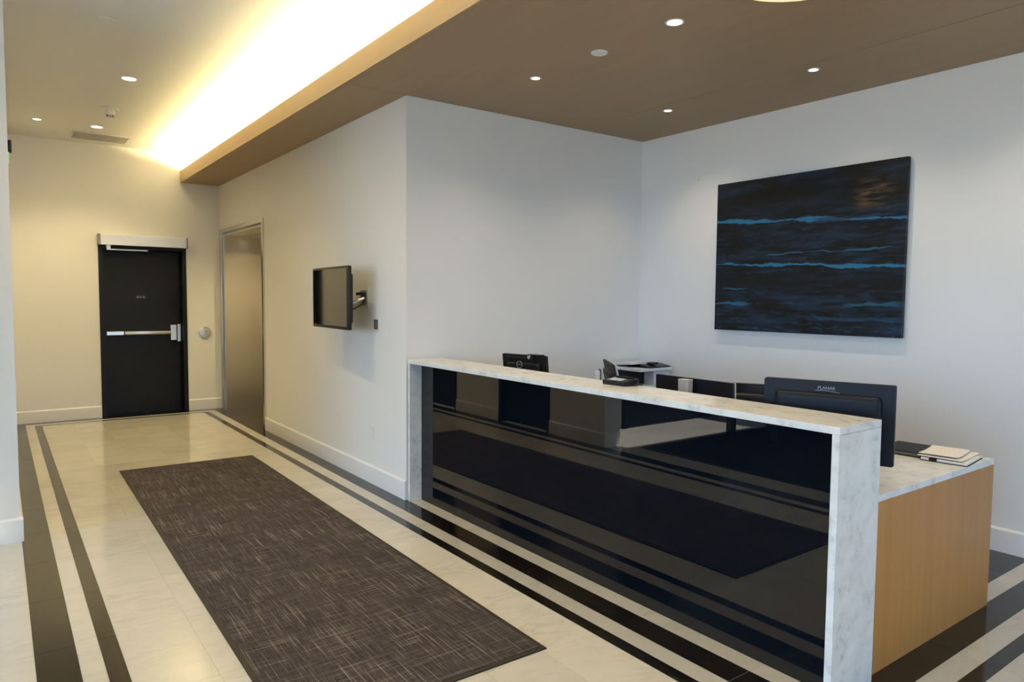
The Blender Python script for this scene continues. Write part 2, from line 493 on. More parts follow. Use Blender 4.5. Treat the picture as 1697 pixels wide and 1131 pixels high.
# field
c = cuts(YT, n3, 3.652, PITCH_Y)
for lo, hi in zip(c, c[1:]):
    for i in range(6): tile(b3 + (a3 - b3) / 6 * i, b3 + (a3 - b3) / 6 * (i + 1), lo, hi)
c = cuts(YT, e3, 3.652, PITCH_Y)
for lo, hi in zip(c, c[1:]):
    xs = cuts(a3, W2, b3, 0.3052)
    for p, q in zip(xs, xs[1:]): tile(p, q, lo, hi)
# left bands and the field beyond them
strip_y(b0, b1, YT, n0, True); strip_y(b1, b2, YT, n1_, False); strip_y(b2, b3, YT, n2_, True)
c = cuts(YT, 6.1, 3.652, PITCH_Y)
for lo, hi in zip(c, c[1:]):
    for i in range(3): tile(b0 - 0.4 * (i + 1), b0 - 0.4 * i, lo, hi)
c = cuts(YT, 6.1, 3.652, PITCH_Y * 2)
for lo, hi in zip(c, c[1:]):
    for i in range(2): tile(b0 - 1.2 - 2.4 * (i + 1), b0 - 1.2 - 2.4 * i, lo, hi)
# right bands
strip_y(a3, a2, e3, n2_, True); strip_y(a2, a1, e2, n1_, False); strip_y(a1, a0, e1, n0, True)
strip_y(a0, a4, e0, Y1, False)
# far bands
strip_x(n1_, n0, b1, a1, True); strip_x(n2_, n1_, b2, a2, False); strip_x(n3, n2_, b3, a3, True)
# near bands, running to the right under the desk end
strip_x(e3, e2, a2, W2, True); strip_x(e2, e1, a1, W2, False); strip_x(e1, e0, a0, W2, True); strip_x(e0, e4, a4, W2, False)
# dark floor behind the desk
c = cuts(e4, Y1, e4, 0.61)
for lo, hi in zip(c, c[1:]):
    for p, q in zip((a4, 3.26, 3.87, 4.49), (3.26, 3.87, 4.49, W2)): tile(p, q, lo, hi, True)
# elevator threshold
tile(a0, 3.42, 8.44, 10.24, True)
# door recess
tile(1.10, 1.60, n0, 10.73, True); tile(1.60, 2.08, n0, 10.73, True)
# rest of the near lobby (out of view)
tile(XW, 2.7, YS, YT); tile(2.7, W2, YS, YT)

# ------------------------------------------------------------------ walls
def wall(name, label, boxes, mat='wall_paint'):
    bm = bmesh.new()
    for b_ in boxes: box(bm, *b_)
    return struct(obj(name, bm, mat, center=False), label, 'wall')
EY0, EY1, EZ = 8.395, 10.37, 2.505      # elevator opening, outside of its frame
wall('wall_right', 'white corridor wall carrying the television', [
    (W1, W1 + 0.16, Y1, EY0, 0, ZC), (W1, W1 + 0.16, EY0, EY1, EZ, ZC), (W1, W1 + 0.16, EY1, YB, 0, ZC)])
wall('wall_alcove', 'white alcove wall behind the reception desk', [(W1 + 0.16, W2, Y1, Y1 + 0.16, 0, ZC)])
wall('wall_painting', 'white wall with the dark abstract painting', [(W2, W2 + 0.2, YS, Y1 + 0.16, 0, ZU)])
DX0, DX1, DZ = 1.068, 2.108, 2.235
wall('wall_back', 'cream lit end wall with the black door', [
    (XL - 0.225, DX0, YB, YB + 0.36, 0, ZU), (DX1, 3.6, YB, YB + 0.36, 0, ZU), (DX0, DX1, YB, YB + 0.36, DZ, ZU), (DX0, DX1, YB + 0.345, YB + 0.36, 0, DZ)])
O1, O2, OZ = (6.362, 7.401), (8.44, 9.48), 2.2
wl = wall('wall_left', 'white pillar end of the left corridor wall', [
    (XL - 0.225, XL, YP, O1[0], 0, ZU), (XL - 0.225, XL, O1[1], O2[0], 0, ZU), (XL - 0.225, XL, O2[1], YB, 0, ZU),
    (XL - 0.225, XL, O1[0], O1[1], OZ, ZU), (XL - 0.225, XL, O2[0], O2[1], OZ, ZU)])
wall('wall_side', 'white side hall wall beyond the left pillar', [(XW, XL - 0.225, 6.12, 6.3, 0, ZU)])
WY0, WY1 = -7.4, 4.8
wall('wall_west', 'white wall around the west lobby windows', [
    (XW - 0.2, XW, YS, WY0, 0, ZU), (XW - 0.2, XW, WY1, 6.3, 0, ZU), (XW - 0.2, XW, WY0, WY1, 3.0, ZU), (XW - 0.2, XW, WY0, WY1, 0, 0.1)])
SX0, SX1 = 1.3, 4.7
wall('wall_south', 'white wall around the street front windows', [
    (XW, SX0, YS - 0.2, YS, 0, ZU), (SX1, W2 + 0.2, YS - 0.2, YS, 0, ZU), (SX0, SX1, YS - 0.2, YS, 3.0, ZU), (SX0, SX1, YS - 0.2, YS, 0, 0.1)])

# windows
def window(name, label, a, b, n, west):
    root = None
    mem = []
    def bb(u0, u1, z0, z1, d0, d1):
        return (XW - d1, XW - d0, u0, u1, z0, z1) if west else (u0, u1, YS - d1, YS - d0, z0, z1)
    fb_ = bmesh.new()
    box(fb_, *bb(a, b, 0.1, 0.16, 0.05, 0.15)); box(fb_, *bb(a, b, 2.94, 3.0, 0.05, 0.15))
    root = struct(obj(name, fb_, 'black_matte', center=False), label, 'window')
    st = (b - a) / n
    for i in range(n + 1):
        u = a + st * i
        obj('mullion', B(*bb(max(a, u - 0.03), min(b, u + 0.03), 0.16, 2.94, 0.05, 0.15)), 'black_matte', root)
    for i in range(n):
        u = a + st * i
        obj('pane', B(*bb(u + 0.03, u + st - 0.03, 0.16, 2.94, 0.096, 0.104)), 'window_glass', root)
window('window_1', 'tall dark framed lobby window wall to the left', WY0, WY1, 8, True)
window('window_2', 'tall dark framed street front window wall', SX0, SX1, 3, False)

# baseboards: board with a small eased top edge
def base_y(name, x, y0, y1, sgn, h=0.153):
    p = [(0, 0), (0.016, 0), (0.016, h - 0.012), (0.008, h), (0, h)]
    bm = bmesh.new()
    prism(bm, p, y0, y1, lambda a, b, c: (x + sgn * a, c, b))
    return struct(obj(name, bm, 'trim_paint', center=False), None, None)
def base_x(name, y, x0, x1, sgn, h=0.153):
    p = [(0, 0), (0.016, 0), (0.016, h - 0.012), (0.008, h), (0, h)]
    bm = bmesh.new()
    prism(bm, p, x0, x1, lambda a, b, c: (c, y + sgn * a, b))
    return struct(obj(name, bm, 'trim_paint', center=False), None, None)
for o, l in ((base_y('baseboard_right', W1, Y1, EY0, -1), 'white baseboard below the television wall'),
          (base_y('baseboard_painting', W2, YS, Y1, -1), 'white baseboard below the painting wall'),
          (base_x('baseboard_alcove', Y1, 2.95, W2 - 0.016, -1), 'white baseboard behind the desk'),
          (base_x('baseboard_back_left', YB, XL + 0.016, DX0 - 0.002, -1), 'white baseboard left of the black door'),
          (base_x('baseboard_back_right', YB, DX1 + 0.002, W1, -1), 'white baseboard right of the black door'),
          (base_x('baseboard_pillar', YP, XL - 0.225, XL + 0.016, -1), 'white baseboard on the left pillar end'),
          (base_y('baseboard_left_near', XL, YP, O1[0], 1), 'white baseboard along left corridor wall near pillar'),
          (base_y('baseboard_left_mid', XL, O1[1], O2[0], 1), 'white baseboard between left corridor doors'),
          (base_y('baseboard_left_far', XL, O2[1], YB, 1), 'white baseboard at far end of left corridor wall')):
    struct(o, l, 'baseboard')

# ceilings
cb = bmesh.new(); KX0, KX1, KY0, KY1 = -3.7, -1.45, 4.62, 5.5     # invented skylight, opening added so sun reaches the side hall floor
for b_ in ((XW, W2 + 0.2, YS, KY0), (XW, KX0, KY0, KY1), (KX1, W2 + 0.2, KY0, KY1), (XW, W2 + 0.2, KY1, YB + 0.36)): box(cb, *b_, ZU, ZU + 0.12)
ceil = struct(obj('ceiling', cb, 'ceiling_paint', center=False), 'white upper ceiling washed by the cove light', 'ceiling')
cv = bmesh.new(); box(cv, 2.45, 2.62, YS, YB, ZC + 0.03, ZU)
sk = struct(obj('added_skylight', (lambda b_: ([box(b_, *q, ZU + 0.12, ZU + 0.18) for q in ((KX0 - 0.05, KX1 + 0.05, KY0 - 0.05, KY0), (KX0 - 0.05, KX1 + 0.05, KY1, KY1 + 0.05), (KX0 - 0.05, KX0, KY0, KY1), (KX1, KX1 + 0.05, KY0, KY1))], b_)[1])(bmesh.new()), 'black_matte', center=False), 'added skylight letting a sun patch into the side hall', 'window')
for i in range(2): obj('pane', B(KX0 + 1.125 * i + 0.001, KX0 + 1.125 * (i + 1) - 0.001, KY0 + 0.001, KY1 - 0.001, ZU + 0.14, ZU + 0.148), 'window_glass', sk)
struct(obj('trim_1', cv, 'ceiling_paint', center=False), 'white back of the light cove', 'trim')
sf = bmesh.new(); box(sf, WS + 0.025, W2, YS, YB, ZC + 0.012, ZC + 0.03)
soff = struct(obj('ceiling_soffit', sf, 'black_matte', center=False), 'low brown wood veneer ceiling over the desk', 'ceiling')
# veneer panels with hairline joints
xc, j = 4.295, 0.002
def panel(name, x0, x1, y0, y1):
    obj(name, B(x0 + j, x1 - j, y0 + j, y1 - j, ZC, ZC + 0.012), 'soffit_wood', soff)
panel('veneer_panel', WS + 0.02, W1, Y1, YB)
panel('veneer_panel', WS + 0.02, xc, 1.2, Y1)
panel('veneer_panel', xc, W2, 1.2, Y1)
panel('veneer_panel', WS + 0.02, xc, YS, 1.2)
panel('veneer_panel', xc, W2, YS, 1.2)
obj('fascia', B(WS, WS + 0.02, YS, YB, ZC, ZL), 'soffit_wood', soff)
obj('fascia_backing', B(WS + 0.02, WS + 0.045, YS, YB, ZC + 0.03, ZL), 'ceiling_paint', soff)
obj('led_strip', B(2.19, 2.21, YS + 0.3, YB - 0.05, ZC + 0.031, ZC + 0.095), 'led_tape', soff)

# ------------------------------------------------------------------ doors
# black exit door in the end wall
d1 = struct(bpy.data.objects.new('door_1', None), 'black exit door with panic bar and closer header', 'door'); C.objects.link(d1)
d1.location = (1.588, YB, 0)
fm = bmesh.new(); FW = 0.05
box(fm, DX0, DX0 + FW, YB - 0.012, YB + 0.31, 0, DZ); box(fm, DX1 - FW, DX1, YB - 0.012, YB + 0.31, 0, DZ); box(fm, DX0 + FW, DX1 - FW, YB - 0.012, YB + 0.31, DZ - FW, DZ)
obj('door_frame', fm, 'door_black', d1)
leaf = obj('door_leaf', B(DX0 + FW + 0.004, DX1 - FW - 0.004, YB + 0.20, YB + 0.245, 0.012, DZ - FW - 0.004), 'door_black', d1)
obj('threshold', B(DX0 + FW, DX1 - FW, YB + 0.16, YB + 0.30, 0.0, 0.010), 'door_black', d1)
LY = YB + 0.20
bar = bmesh.new(); box(bar, 1.155, 1.36, LY - 0.062, LY - 0.002, 1.055, 1.107, 0.006); 
obj('push_bar_end', bar, 'steel', d1)
bar = bmesh.new(); box(bar, 1.364, 1.935, LY - 0.070, LY - 0.002, 1.058, 1.104, 0.008)
obj('push_bar', bar, 'steel', d1, smooth=True)
obj('latch_case', B(1.925, 2.0, LY - 0.055, LY, 0.975, 1.185, bev=0.004), 'steel', d1)
obj('strike', B(2.005, 2.05, LY - 0.085, LY - 0.03, 0.955, 1.195, bev=0.004), 'steel', d1)
hd = obj('closer_header', B(DX0 + 0.02, DX1 - 0.012, YB - 0.125, YB - 0.001, 2.225, 2.36, bev=0.003), 'aluminium', d1)
obj('end_cap', B(DX0 - 0.008, DX0 + 0.02, YB - 0.127, YB - 0.001, 2.223, 2.362, bev=0.003), 'grey_plastic', hd)
obj('end_cap', B(DX1 - 0.012, DX1 + 0.004, YB - 0.127, YB - 0.001, 2.223, 2.362, bev=0.003), 'grey_plastic', hd)
ab = bmesh.new(); box(ab, 1.155, 1.20, YB - 0.09, YB - 0.04, 2.165, 2.225); box(ab, 1.16, 1.63, YB - 0.075, YB - 0.055, 2.165, 2.178)
obj('closer_arm', ab, 'aluminium', d1)
ab = bmesh.new(); tube(ab, [(1.625, YB - 0.065, 2.172), (1.635, YB - 0.02, 2.150), (1.71, YB + 0.19, 2.140)], 0.009)
obj('closer_link', ab, 'chrome', d1)
lt = bmesh.new()
for z, xs in ((1.574, ((1.525, 1.562), (1.570, 1.586), (1.594, 1.625))), (1.557, ((1.518, 1.550), (1.557, 1.590), (1.598, 1.636)))):
    for p, q in xs: box(lt, p, q, LY - 0.0015, LY + 0.001, z - 0.0042, z + 0.0042)
o = obj('lettering', lt, 'lettering_white', leaf)

# round actuator on the wall beside the door
t = thing('door_actuator', 'round brushed metal door push plate on the end wall', 'switch', (2.338, YB, 0.995))
bm = bmesh.new(); lathe(bm, [(0.082, YB - 0.001), (0.082, YB - 0.012), (0.074, YB - 0.020), (0.02, YB - 0.024)], 2.338, 1.071, 40, 'y')
obj('plate', bm, 'steel', t, smooth=True)
bm = bmesh.new(); tube(bm, [(2.33, YB - 0.0235, 1.09), (2.345, YB - 0.0245, 1.098), (2.36, YB - 0.0235, 1.09)], 0.004)
obj('symbol', bm, 'grey_plastic', t)

# elevator recess with stainless lining
d2 = struct(bpy.data.objects.new('door_2', None), 'stainless steel lined elevator opening', 'door'); C.objects.link(d2)
d2.location = (W1, 9.38, 0)
fr = bmesh.new(); xo = W1 - 0.02; xi = W1 + 0.16
box(fr, xo, xi, EY0, EY0 + 0.055, 0, EZ); obj('frame_jamb', fr, 'brushed_steel', d2)
fr = bmesh.new(); box(fr, xo, xi, EY1 - 0.055, EY1, 0, EZ); obj('frame_jamb', fr, 'brushed_steel', d2)
fr = bmesh.new(); box(fr, xo, xi, EY0 + 0.055, EY1 - 0.055, EZ - 0.05, EZ); obj('frame_head', fr, 'brushed_steel', d2)
obj('lining_panel', B(W1 + 0.012, 3.46, 10.24, 10.30, 0, 2.418), 'brushed_steel', d2)
obj('lining_panel', B(xi, 3.46, EY0 - 0.02, EY0 + 0.04, 0, 2.42), 'wall_paint', d2)
obj('head_lining', B(W1 + 0.03, 3.46, EY0 + 0.055, 10.30, 2.42, 2.452), 'brushed_steel', d2)
for y0, y1 in ((EY0 + 0.04, 9.335), (9.338, 10.24)):
    obj('elevator_door', B(3.42, 3.46, y0, y1, 0.005, 2.42), 'brushed_steel', d2)

# dark doors in the left wall (seen reflected)
for i, (o_, l) in enumerate(((O1, 'dark flush door in left corridor wall nearer the pillar'), (O2, 'dark flush door in left corridor wall near the end wall'))):
    d = struct(bpy.data.objects.new('door_%d' % (3 + i), None), l, 'door'); C.objects.link(d); d.location = (XL - 0.1, sum(o_) / 2, 0)
    fr = bmesh.new(); box(fr, XL - 0.2, XL + 0.01, o_[0], o_[0] + 0.05, 0, OZ); box(fr, XL - 0.2, XL + 0.01, o_[1] - 0.05, o_[1], 0, OZ); box(fr, XL - 0.2, XL + 0.01, o_[0] + 0.05, o_[1] - 0.05, OZ - 0.05, OZ)
    obj('door_frame', fr, 'navy_plastic', d)
    lf = obj('door_leaf', B(XL - 0.11, XL - 0.06, o_[0] + 0.053, o_[1] - 0.053, 0.01, OZ - 0.053), 'navy_plastic', d)
    bm = bmesh.new(); tube(bm, [(XL - 0.06, o_[0] + 0.12, 1.02), (XL - 0.01, o_[0] + 0.12, 1.02), (XL - 0.01, o_[0] + 0.24, 1.02)], 0.009)
    obj('handle', bm, 'steel', lf)
d = struct(bpy.data.objects.new('door_5', None), 'dark double door in the side hall', 'door'); C.objects.link(d); d.location = (-1.8, 6.1, 0)
fr = bmesh.new(); box(fr, -2.80, -2.74, 6.06, 6.12, 0, 2.4); box(fr, -0.91, -0.85, 6.06, 6.12, 0, 2.4); box(fr, -2.74, -0.91, 6.06, 6.12, 2.34, 2.4)
obj('door_frame', fr, 'navy_plastic', d)
for p, q, hx in ((-2.738, -1.827, -1.90), (-1.823, -0.912, -1.75)):
    lf = obj('door_leaf', B(p, q, 6.075, 6.118, 0.01, 2.338), 'navy_plastic', d)
    bm = bmesh.new(); tube(bm, [(hx, 6.075, 0.8), (hx, 6.03, 0.82), (hx, 6.03, 1.28), (hx, 6.075, 1.3)], 0.012)
    obj('handle', bm, 'steel', lf)

# ------------------------------------------------------------------ ceiling fittings
def downlight(x, y, z, label, group, watts, col, r=0.05, cone=120, lens='lamp_lens'):
    t = thing('downlight', label, 'ceiling light', (x, y, z), 0, group)
    bm = bmesh.new(); R = r + 0.012
    lathe(bm, [(r, -0.0005), (R, -0.0005), (R + 0.002, -0.004), (r + 0.004, -0.006), (r, -0.003)], seg=36)
    obj('trim_ring', bm, 'white_plastic', t, local=True, smooth=True)
    bm = bmesh.new(); cyl(bm, 0, 0, -0.0045, -0.001, r * 0.97, seg=32)
    obj('lens', bm, lens, t, local=True)
    l = bpy.data.lights.new('downlight_lamp', 'SPOT'); l.energy = watts; l.color = col; l.spot_size = math.radians(cone)
    l.spot_blend = 0.85; l.shadow_soft_size = 0.022
    lo = bpy.data.objects.new('downlight_lamp', l); C.objects.link(lo); lo.parent = t; lo.location = (0, 0, -0.012)
GD, GC = 'recessed downlights in the wood ceiling', 'recessed downlights in the white corridor ceiling'
for x, y, l in ((3.063, 2.686, 'largest bright downlight at top centre of wood ceiling'), (3.065, 3.930, 'downlight in wood ceiling left of the alcove corner, near the sensor disc'),
                (4.408, 2.665, 'downlight in wood ceiling right above the painting'), (4.426, 3.935, 'downlight in wood ceiling nearest the alcove corner'),
                (3.063, 1.43, 'downlight in wood ceiling over the near desk end'), (4.408, 1.42, 'downlight in wood ceiling by the near end of painting wall')):
    downlight(x, y, ZC, l, GD, DESK_W, DESK_COL, 0.040 if 'largest' in l else 0.027, 128)
for x, y, l in ((1.004, 7.123, 'large downlight in white ceiling halfway down the corridor'), (0.98, 9.36, 'downlight beside the ceiling vent near the end wall'),
                (0.415, 9.36, 'small downlight at far left of the white ceiling'),
                (1.0, 4.886, 'corridor downlight above the far half of the rug'), (1.0, 2.65, 'corridor downlight above the near end of the rug'), (1.0, 0.41, 'corridor downlight near the camera position')):
    downlight(x, y, ZU, l, GC, HALL_W * (0.6 if 'far left' in l else 1.0), WARM, 0.036 if 'far left' in l else 0.055)
downlight(3.05, 9.30, 2.42, 'downlight inside the elevator recess head', GC, 60.0, WARM, 0.04, 160)
for x, y, l in ((-1.2, 4.0, 'side hall downlight nearer the pillar'), (-3.2, 4.0, 'side hall downlight further from the pillar'), (-1.2, 1.6, 'lobby downlight above the entrance mat')):
    downlight(x, y, ZU, l, GC, SIDE_W, WARM, 0.055)

def cover_disc(name, x, y, z, r, label, mat='white_plastic'):
    bm = bmesh.new(); lathe(bm, [(r, z), (r, z - 0.004), (r * 0.93, z - 0.008), (0.01, z - 0.009)], x, y, 36)
    return tag(obj(name, bm, mat, smooth=True), label, 'sprinkler', 'concealed sprinkler covers')
cover_disc('sprinkler_cover', 3.067, 3.293, ZC, 0.052, 'pale round cover disc in the brown wood ceiling')
cover_disc('sprinkler_cover', 0.677, 5.718, ZU, 0.052, 'flat round cover disc at top left of white ceiling')
cover_disc('sprinkler_cover', 0.642, 9.919, ZU, 0.045, 'tiny cover disc left of the ceiling vent')

t = thing('smoke_detector', 'white smoke detector hanging from the corridor ceiling', 'smoke detector', (0.998, 8.379, ZU))
bm = bmesh.new(); lathe(bm, [(0.085, -0.001), (0.085, -0.008), (0.078, -0.016), (0.02, -0.018)], seg=36); obj('base_plate', bm, 'white_plastic', t, local=True, smooth=True)
bm = bmesh.new(); lathe(bm, [(0.046, -0.016), (0.046, -0.055), (0.038, -0.066), (0.005, -0.068)], seg=32); obj('sensor_body', bm, 'white_plastic', t, local=True, smooth=True)
bm = bmesh.new()
for i in range(8):
    a = 2 * PI * i / 8; x, y = 0.030 * math.cos(a), 0.030 * math.sin(a); box(bm, x - 0.004, x + 0.004, y - 0.004, y + 0.004, -0.082, -0.066)
obj('sensor_cage', bm, 'grey_plastic', t, local=True)

t = thing('ceiling_vent', 'slatted air vent in white ceiling near the end wall', 'vent', (1.075, 9.975, ZU))
vx, vy = 0.31, 0.235
fr = bmesh.new(); 
for b_ in ((-vx, vx, -vy, -vy + 0.025), (-vx, vx, vy - 0.025, vy), (-vx, -vx + 0.025, -vy + 0.025, vy - 0.025), (vx - 0.025, vx, -vy + 0.025, vy - 0.025)):
    box(fr, *b_, -0.008, -0.0005)
obj('vent_frame', fr, 'white_plastic', t, local=True)
obj('vent_backing', B(-vx + 0.02, vx - 0.02, -vy + 0.02, vy - 0.02, -0.0025, -0.0005), 'vent_paint', t, local=True)
for i in range(16):
    y = -vy + 0.038 + i * (2 * vy - 0.076) / 15
    bm = bmesh.new(); prism(bm, [(y - 0.010, -0.0055), (y - 0.009, -0.0062), (y + 0.010, -0.0042), (y + 0.010, -0.0035)], -vx + 0.025, vx - 0.025, lambda a, b, c: (c, a, b))
    obj('slat', bm, 'vent_paint', t, local=True)

# round drum light just entering the frame at the top
t = thing('drum_light', 'cream round drum ceiling light cut off by the top edge', 'ceiling light', (3.016, 1.871, ZC))
bm = bmesh.new(); lathe(bm, [(0.365, -0.0005), (0.37, -0.0005), (0.37, -0.02), (0.35, -0.022)], seg=72); obj('drum_shade', bm, 'drum_glow', t, local=True, smooth=True)
bm = bmesh.new(); lathe(bm, [(0.345, -0.021), (0.345, -0.026), (0.1, -0.027)], seg=72); obj('diffuser', bm, 'drum_glow', t, local=True, smooth=True)

# small black reader with a green strip on the pillar side
t = thing('wall_sensor', 'small black sensor with green indicator on the left pillar', 'sensor', (XL, 5.475, 2.40))
obj('housing', B(0.0, 0.022, -0.03, 0.03, 0.07, 0.145, bev=0.006), 'black_plastic', t, local=True, smooth=True)
obj('indicator', B(0.0, 0.006, -0.036, -0.02, 0.0, 0.068, bev=0.002), 'green_led', t, local=True)

# ------------------------------------------------------------------ wall things
# painting
PY0, PY1, PZ0, PZ1, PX = 2.340, 3.920, 1.328, 2.579, 5.066
t = thing('abstract_painting', 'large dark abstract canvas with blue wave streaks', 'painting', (W2, (PY0 + PY1) / 2, PZ0))
obj('canvas', B(PX, PX + 0.036, PY0, PY1, PZ0, PZ1, bev=0.003), 'painting_canvas', t)
bm = bmesh.new(); e = 0.03
for b_ in ((PY0 + e, PY1 - e, PZ0 + e, PZ0 + 2 * e), (PY0 + e, PY1 - e, PZ1 - 2 * e, PZ1 - e), (PY0 + e, PY0 + 2 * e, PZ0 + 2 * e, PZ1 - 2 * e), (PY1 - 2 * e, PY1 - e, PZ0 + 2 * e, PZ1 - 2 * e)):
    box(bm, PX + 0.036, W2 - 0.001, *b_)
obj('stretcher', bm, 'black_matte', t)
bm = bmesh.new(); cyl(bm, 4.17, 2.66, W2 - 0.006, W2, 0.006, seg=10, axis='x')
tag(obj('wall_nail', bm, 'steel'), 'tiny nail in the wall left of the painting', 'nail')

# television on a bracket
t = thing('wall_television', 'flat black television on a swing arm on the corridor wall', 'television', (2.30, 5.77, 1.31))
tx, ty0, ty1, tz0, tz1 = 2.295, 5.335, 6.222, 1.316, 1.837
obj('bezel', B(tx, tx + 0.035, ty0, ty1, tz0, tz1, bev=0.006), 'black_plastic', t, smooth=True)
obj('screen', B(tx - 0.0015, tx + 0.004, ty0 + 0.018, ty1 - 0.018, tz0 + 0.026, tz1 - 0.018), 'screen_glass', t)
bm = bmesh.new(); box(bm, tx + 0.035, tx + 0.075, ty0 + 0.06, ty1 - 0.06, tz0 + 0.05, tz1 - 0.06, 0.02); obj('rear_housing', bm, 'black_plastic', t, smooth=True)
arm = obj('swing_arm', (lambda b_: (tube(b_, [(tx + 0.075, 5.70, 1.535), (tx + 0.12, 5.62, 1.53), (W1 - 0.01, 5.60, 1.575)], 0.014), b_)[1])(bmesh.new()), 'chrome', t, smooth=True)
obj('arm_block', B(tx + 0.075, tx + 0.10, 5.66, 5.78, 1.49, 1.58, bev=0.004), 'black_plastic', t)
obj('arm_clamp', B(W1 - 0.045, W1 - 0.006, 5.575, 5.70, 1.60, 1.625), 'black_plastic', t)
bm = bmesh.new(); tube(bm, [(tx + 0.08, 5.66, 1.50), (tx + 0.14, 5.58, 1.48), (W1 - 0.03, 5.58, 1.53), (W1 - 0.008, 5.60, 1.56)], 0.007); obj('cable', bm, 'black_plastic', t, smooth=True)
t.rotation_euler.z = -0.05
t = thing('recessed_box', 'white in-wall cable box behind the television arm', 'wall box', (W1, 5.64, 1.49))
bm = bmesh.new()
for b_ in ((5.535, 5.565, 1.49, 1.67), (5.70, 5.73, 1.49, 1.67), (5.565, 5.70, 1.64, 1.67), (5.565, 5.70, 1.49, 1.515)): box(bm, W1 - 0.006, W1 - 0.0002, *b_)
obj('frame', bm, 'white_plastic', t)
obj('back_plate', B(W1 - 0.002, W1 - 0.0003, 5.565, 5.70, 1.515, 1.64), 'silver_plastic', t)
t = thing('wall_switch', 'white plate with dark slot beside the television', 'switch', (W1, 5.377, 1.295))
obj('plate', B(W1 - 0.006, W1 - 0.0002, 5.315, 5.44, 1.293, 1.42, bev=0.002), 'white_plastic', t)
sl = obj('dark_slot', B(W1 - 0.0075, W1 - 0.005, 5.352, 5.42, 1.317, 1.398), 'black_plastic', t)
obj('key_tab', B(W1 - 0.012, W1 - 0.0065, 5.365, 5.392, 1.325, 1.39), 'grey_plastic', t)
t = thing('outlet_cover', 'blank white cover plate low on the corridor wall', 'outlet', (W1, 5.477, 0.375))
obj('plate', B(W1 - 0.006, W1 - 0.0002, 5.437, 5.517, 0.372, 0.497, bev=0.002), 'white_plastic', t)
for z in (0.40, 0.469): obj('screw', cyl(bmesh.new(), 5.477, z, W1 - 0.0072, W1 - 0.005, 0.004, seg=10, axis='x'), 'silver_plastic', t)

# ------------------------------------------------------------------ rug and mat
t = thing('runner_rug', 'dark brown woven runner rug on the marble corridor floor', 'rug', (1.406, 4.755, 0.0), -0.0107)
w, L = 1.163 / 2, 4.71 / 2
obj('woven_field', B(-w + 0.025, w - 0.025, -L + 0.025, L - 0.025, 0.001, 0.0085), 'rug_weave', t, local=True)
bm = bmesh.new()
for b_ in ((-w, w, -L, -L + 0.025), (-w, w, L - 0.025, L), (-w, -w + 0.025, -L + 0.025, L - 0.025), (w - 0.025, w, -L + 0.025, L - 0.025)): box(bm, *b_, 0.0002, 0.0065)
obj('rubber_border', bm, 'rubber_edge', t, local=True)
t = thing('entrance_mat', 'black entrance mat reflected in the desk glass', 'mat', (-1.8, 3.4, 0.0))
obj('mat_field', B(-3.3, -0.24, 1.7, 5.12, 0.0005, 0.008), 'entrance_mat', t)
obj('mat_border', (lambda b_: ([box(b_, *q, 0.0003, 0.006) for q in ((-3.36, -0.2, 1.64, 1.7), (-3.36, -0.2, 5.12, 5.18), (-3.36, -3.3, 1.7, 5.12), (-0.24, -0.2, 1.7, 5.12))], b_)[1])(bmesh.new()), 'rubber_edge', t)
t = thing('console_table', 'low black console table in the side hall', 'table', (-2.4, 4.75, 0))
obj('table_top', B(-3.28, -1.50, 4.45, 5.10, 0.42, 0.47, bev=0.004), 'black_plastic', t)
for x in (-3.26, -1.60):
    for y in (4.47, 5.0): obj('leg', B(x, x + 0.08, y, y + 0.08, 0.0085, 0.42), 'black_plastic', t)

# ------------------------------------------------------------------ reception desk
DF, DB, HD, YN, TH = 2.552, 2.870, 1.1055, 1.387, 0.030
YE = Y1 - 0.018
HW = 0.774
desk = thing('reception_desk', 'marble framed reception desk with black glass front and wood end', 'desk', (3.0, 3.1, 0))
ys = 2.54
obj('counter_slab', B(DF, DB, YN, ys - 0.0006, HD - TH, HD, bev=0.0015), 'desk_marble', desk)
obj('counter_slab', B(DF, DB, ys + 0.0006, YE, HD - TH, HD, bev=0.0015), 'desk_marble', desk)
obj('end_panel', B(DF, DB, YN, YN + TH, 0.0, HD - TH - 0.0005, bev=0.0015), 'desk_marble', desk)
obj('end_panel', B(DF, DB, YE - TH, YE, 0.0, HD - TH - 0.0005, bev=0.0015), 'desk_marble', desk)
obj('glass_front', B(2.655, 2.668, YN + TH + 0.001, YE - TH - 0.001, 0.001, HD - TH - 0.001), 'desk_glass', desk)
obj('inner_panel', B(2.70, 2.86, YN + TH + 0.001, YE - TH - 0.001, 0.001, HD - TH - 0.001), 'desk_wood', desk)
# L-shaped worktop
wt = thing('desk_worktop', 'lower marble worktop with wood end panel behind the counter', 'worktop', (3.4, 2.6, 0))
pts = [(DB + 0.001, 1.424), (4.143, 1.424), (4.143, 2.36), (3.72, 2.36), (3.72, YE), (DB + 0.001, YE)]
bm = bmesh.new(); prism(bm, pts, HW - 0.028, HW); obj('worktop', bm, 'desk_marble', wt)
obj('wood_end', B(DB + 0.001, 4.143, 1.4245, 1.46, 0.0, HW - 0.0285), 'desk_wood', wt)
obj('wood_side', B(4.11, 4.142, 1.461, 2.34, 0.0, HW - 0.0285), 'desk_wood', wt)
obj('wood_back', B(3.68, 4.109, 2.31, 2.34, 0.0, HW - 0.0285), 'desk_wood', wt)
obj('drawer_pedestal', B(3.05, 3.55, 3.6, 4.1, 0.0, HW - 0.0285), 'desk_wood', wt)
obj('far_support', B(2.90, 3.69, YE - 0.04, YE - 0.002, 0.0, HW - 0.0285), 'desk_wood', wt)

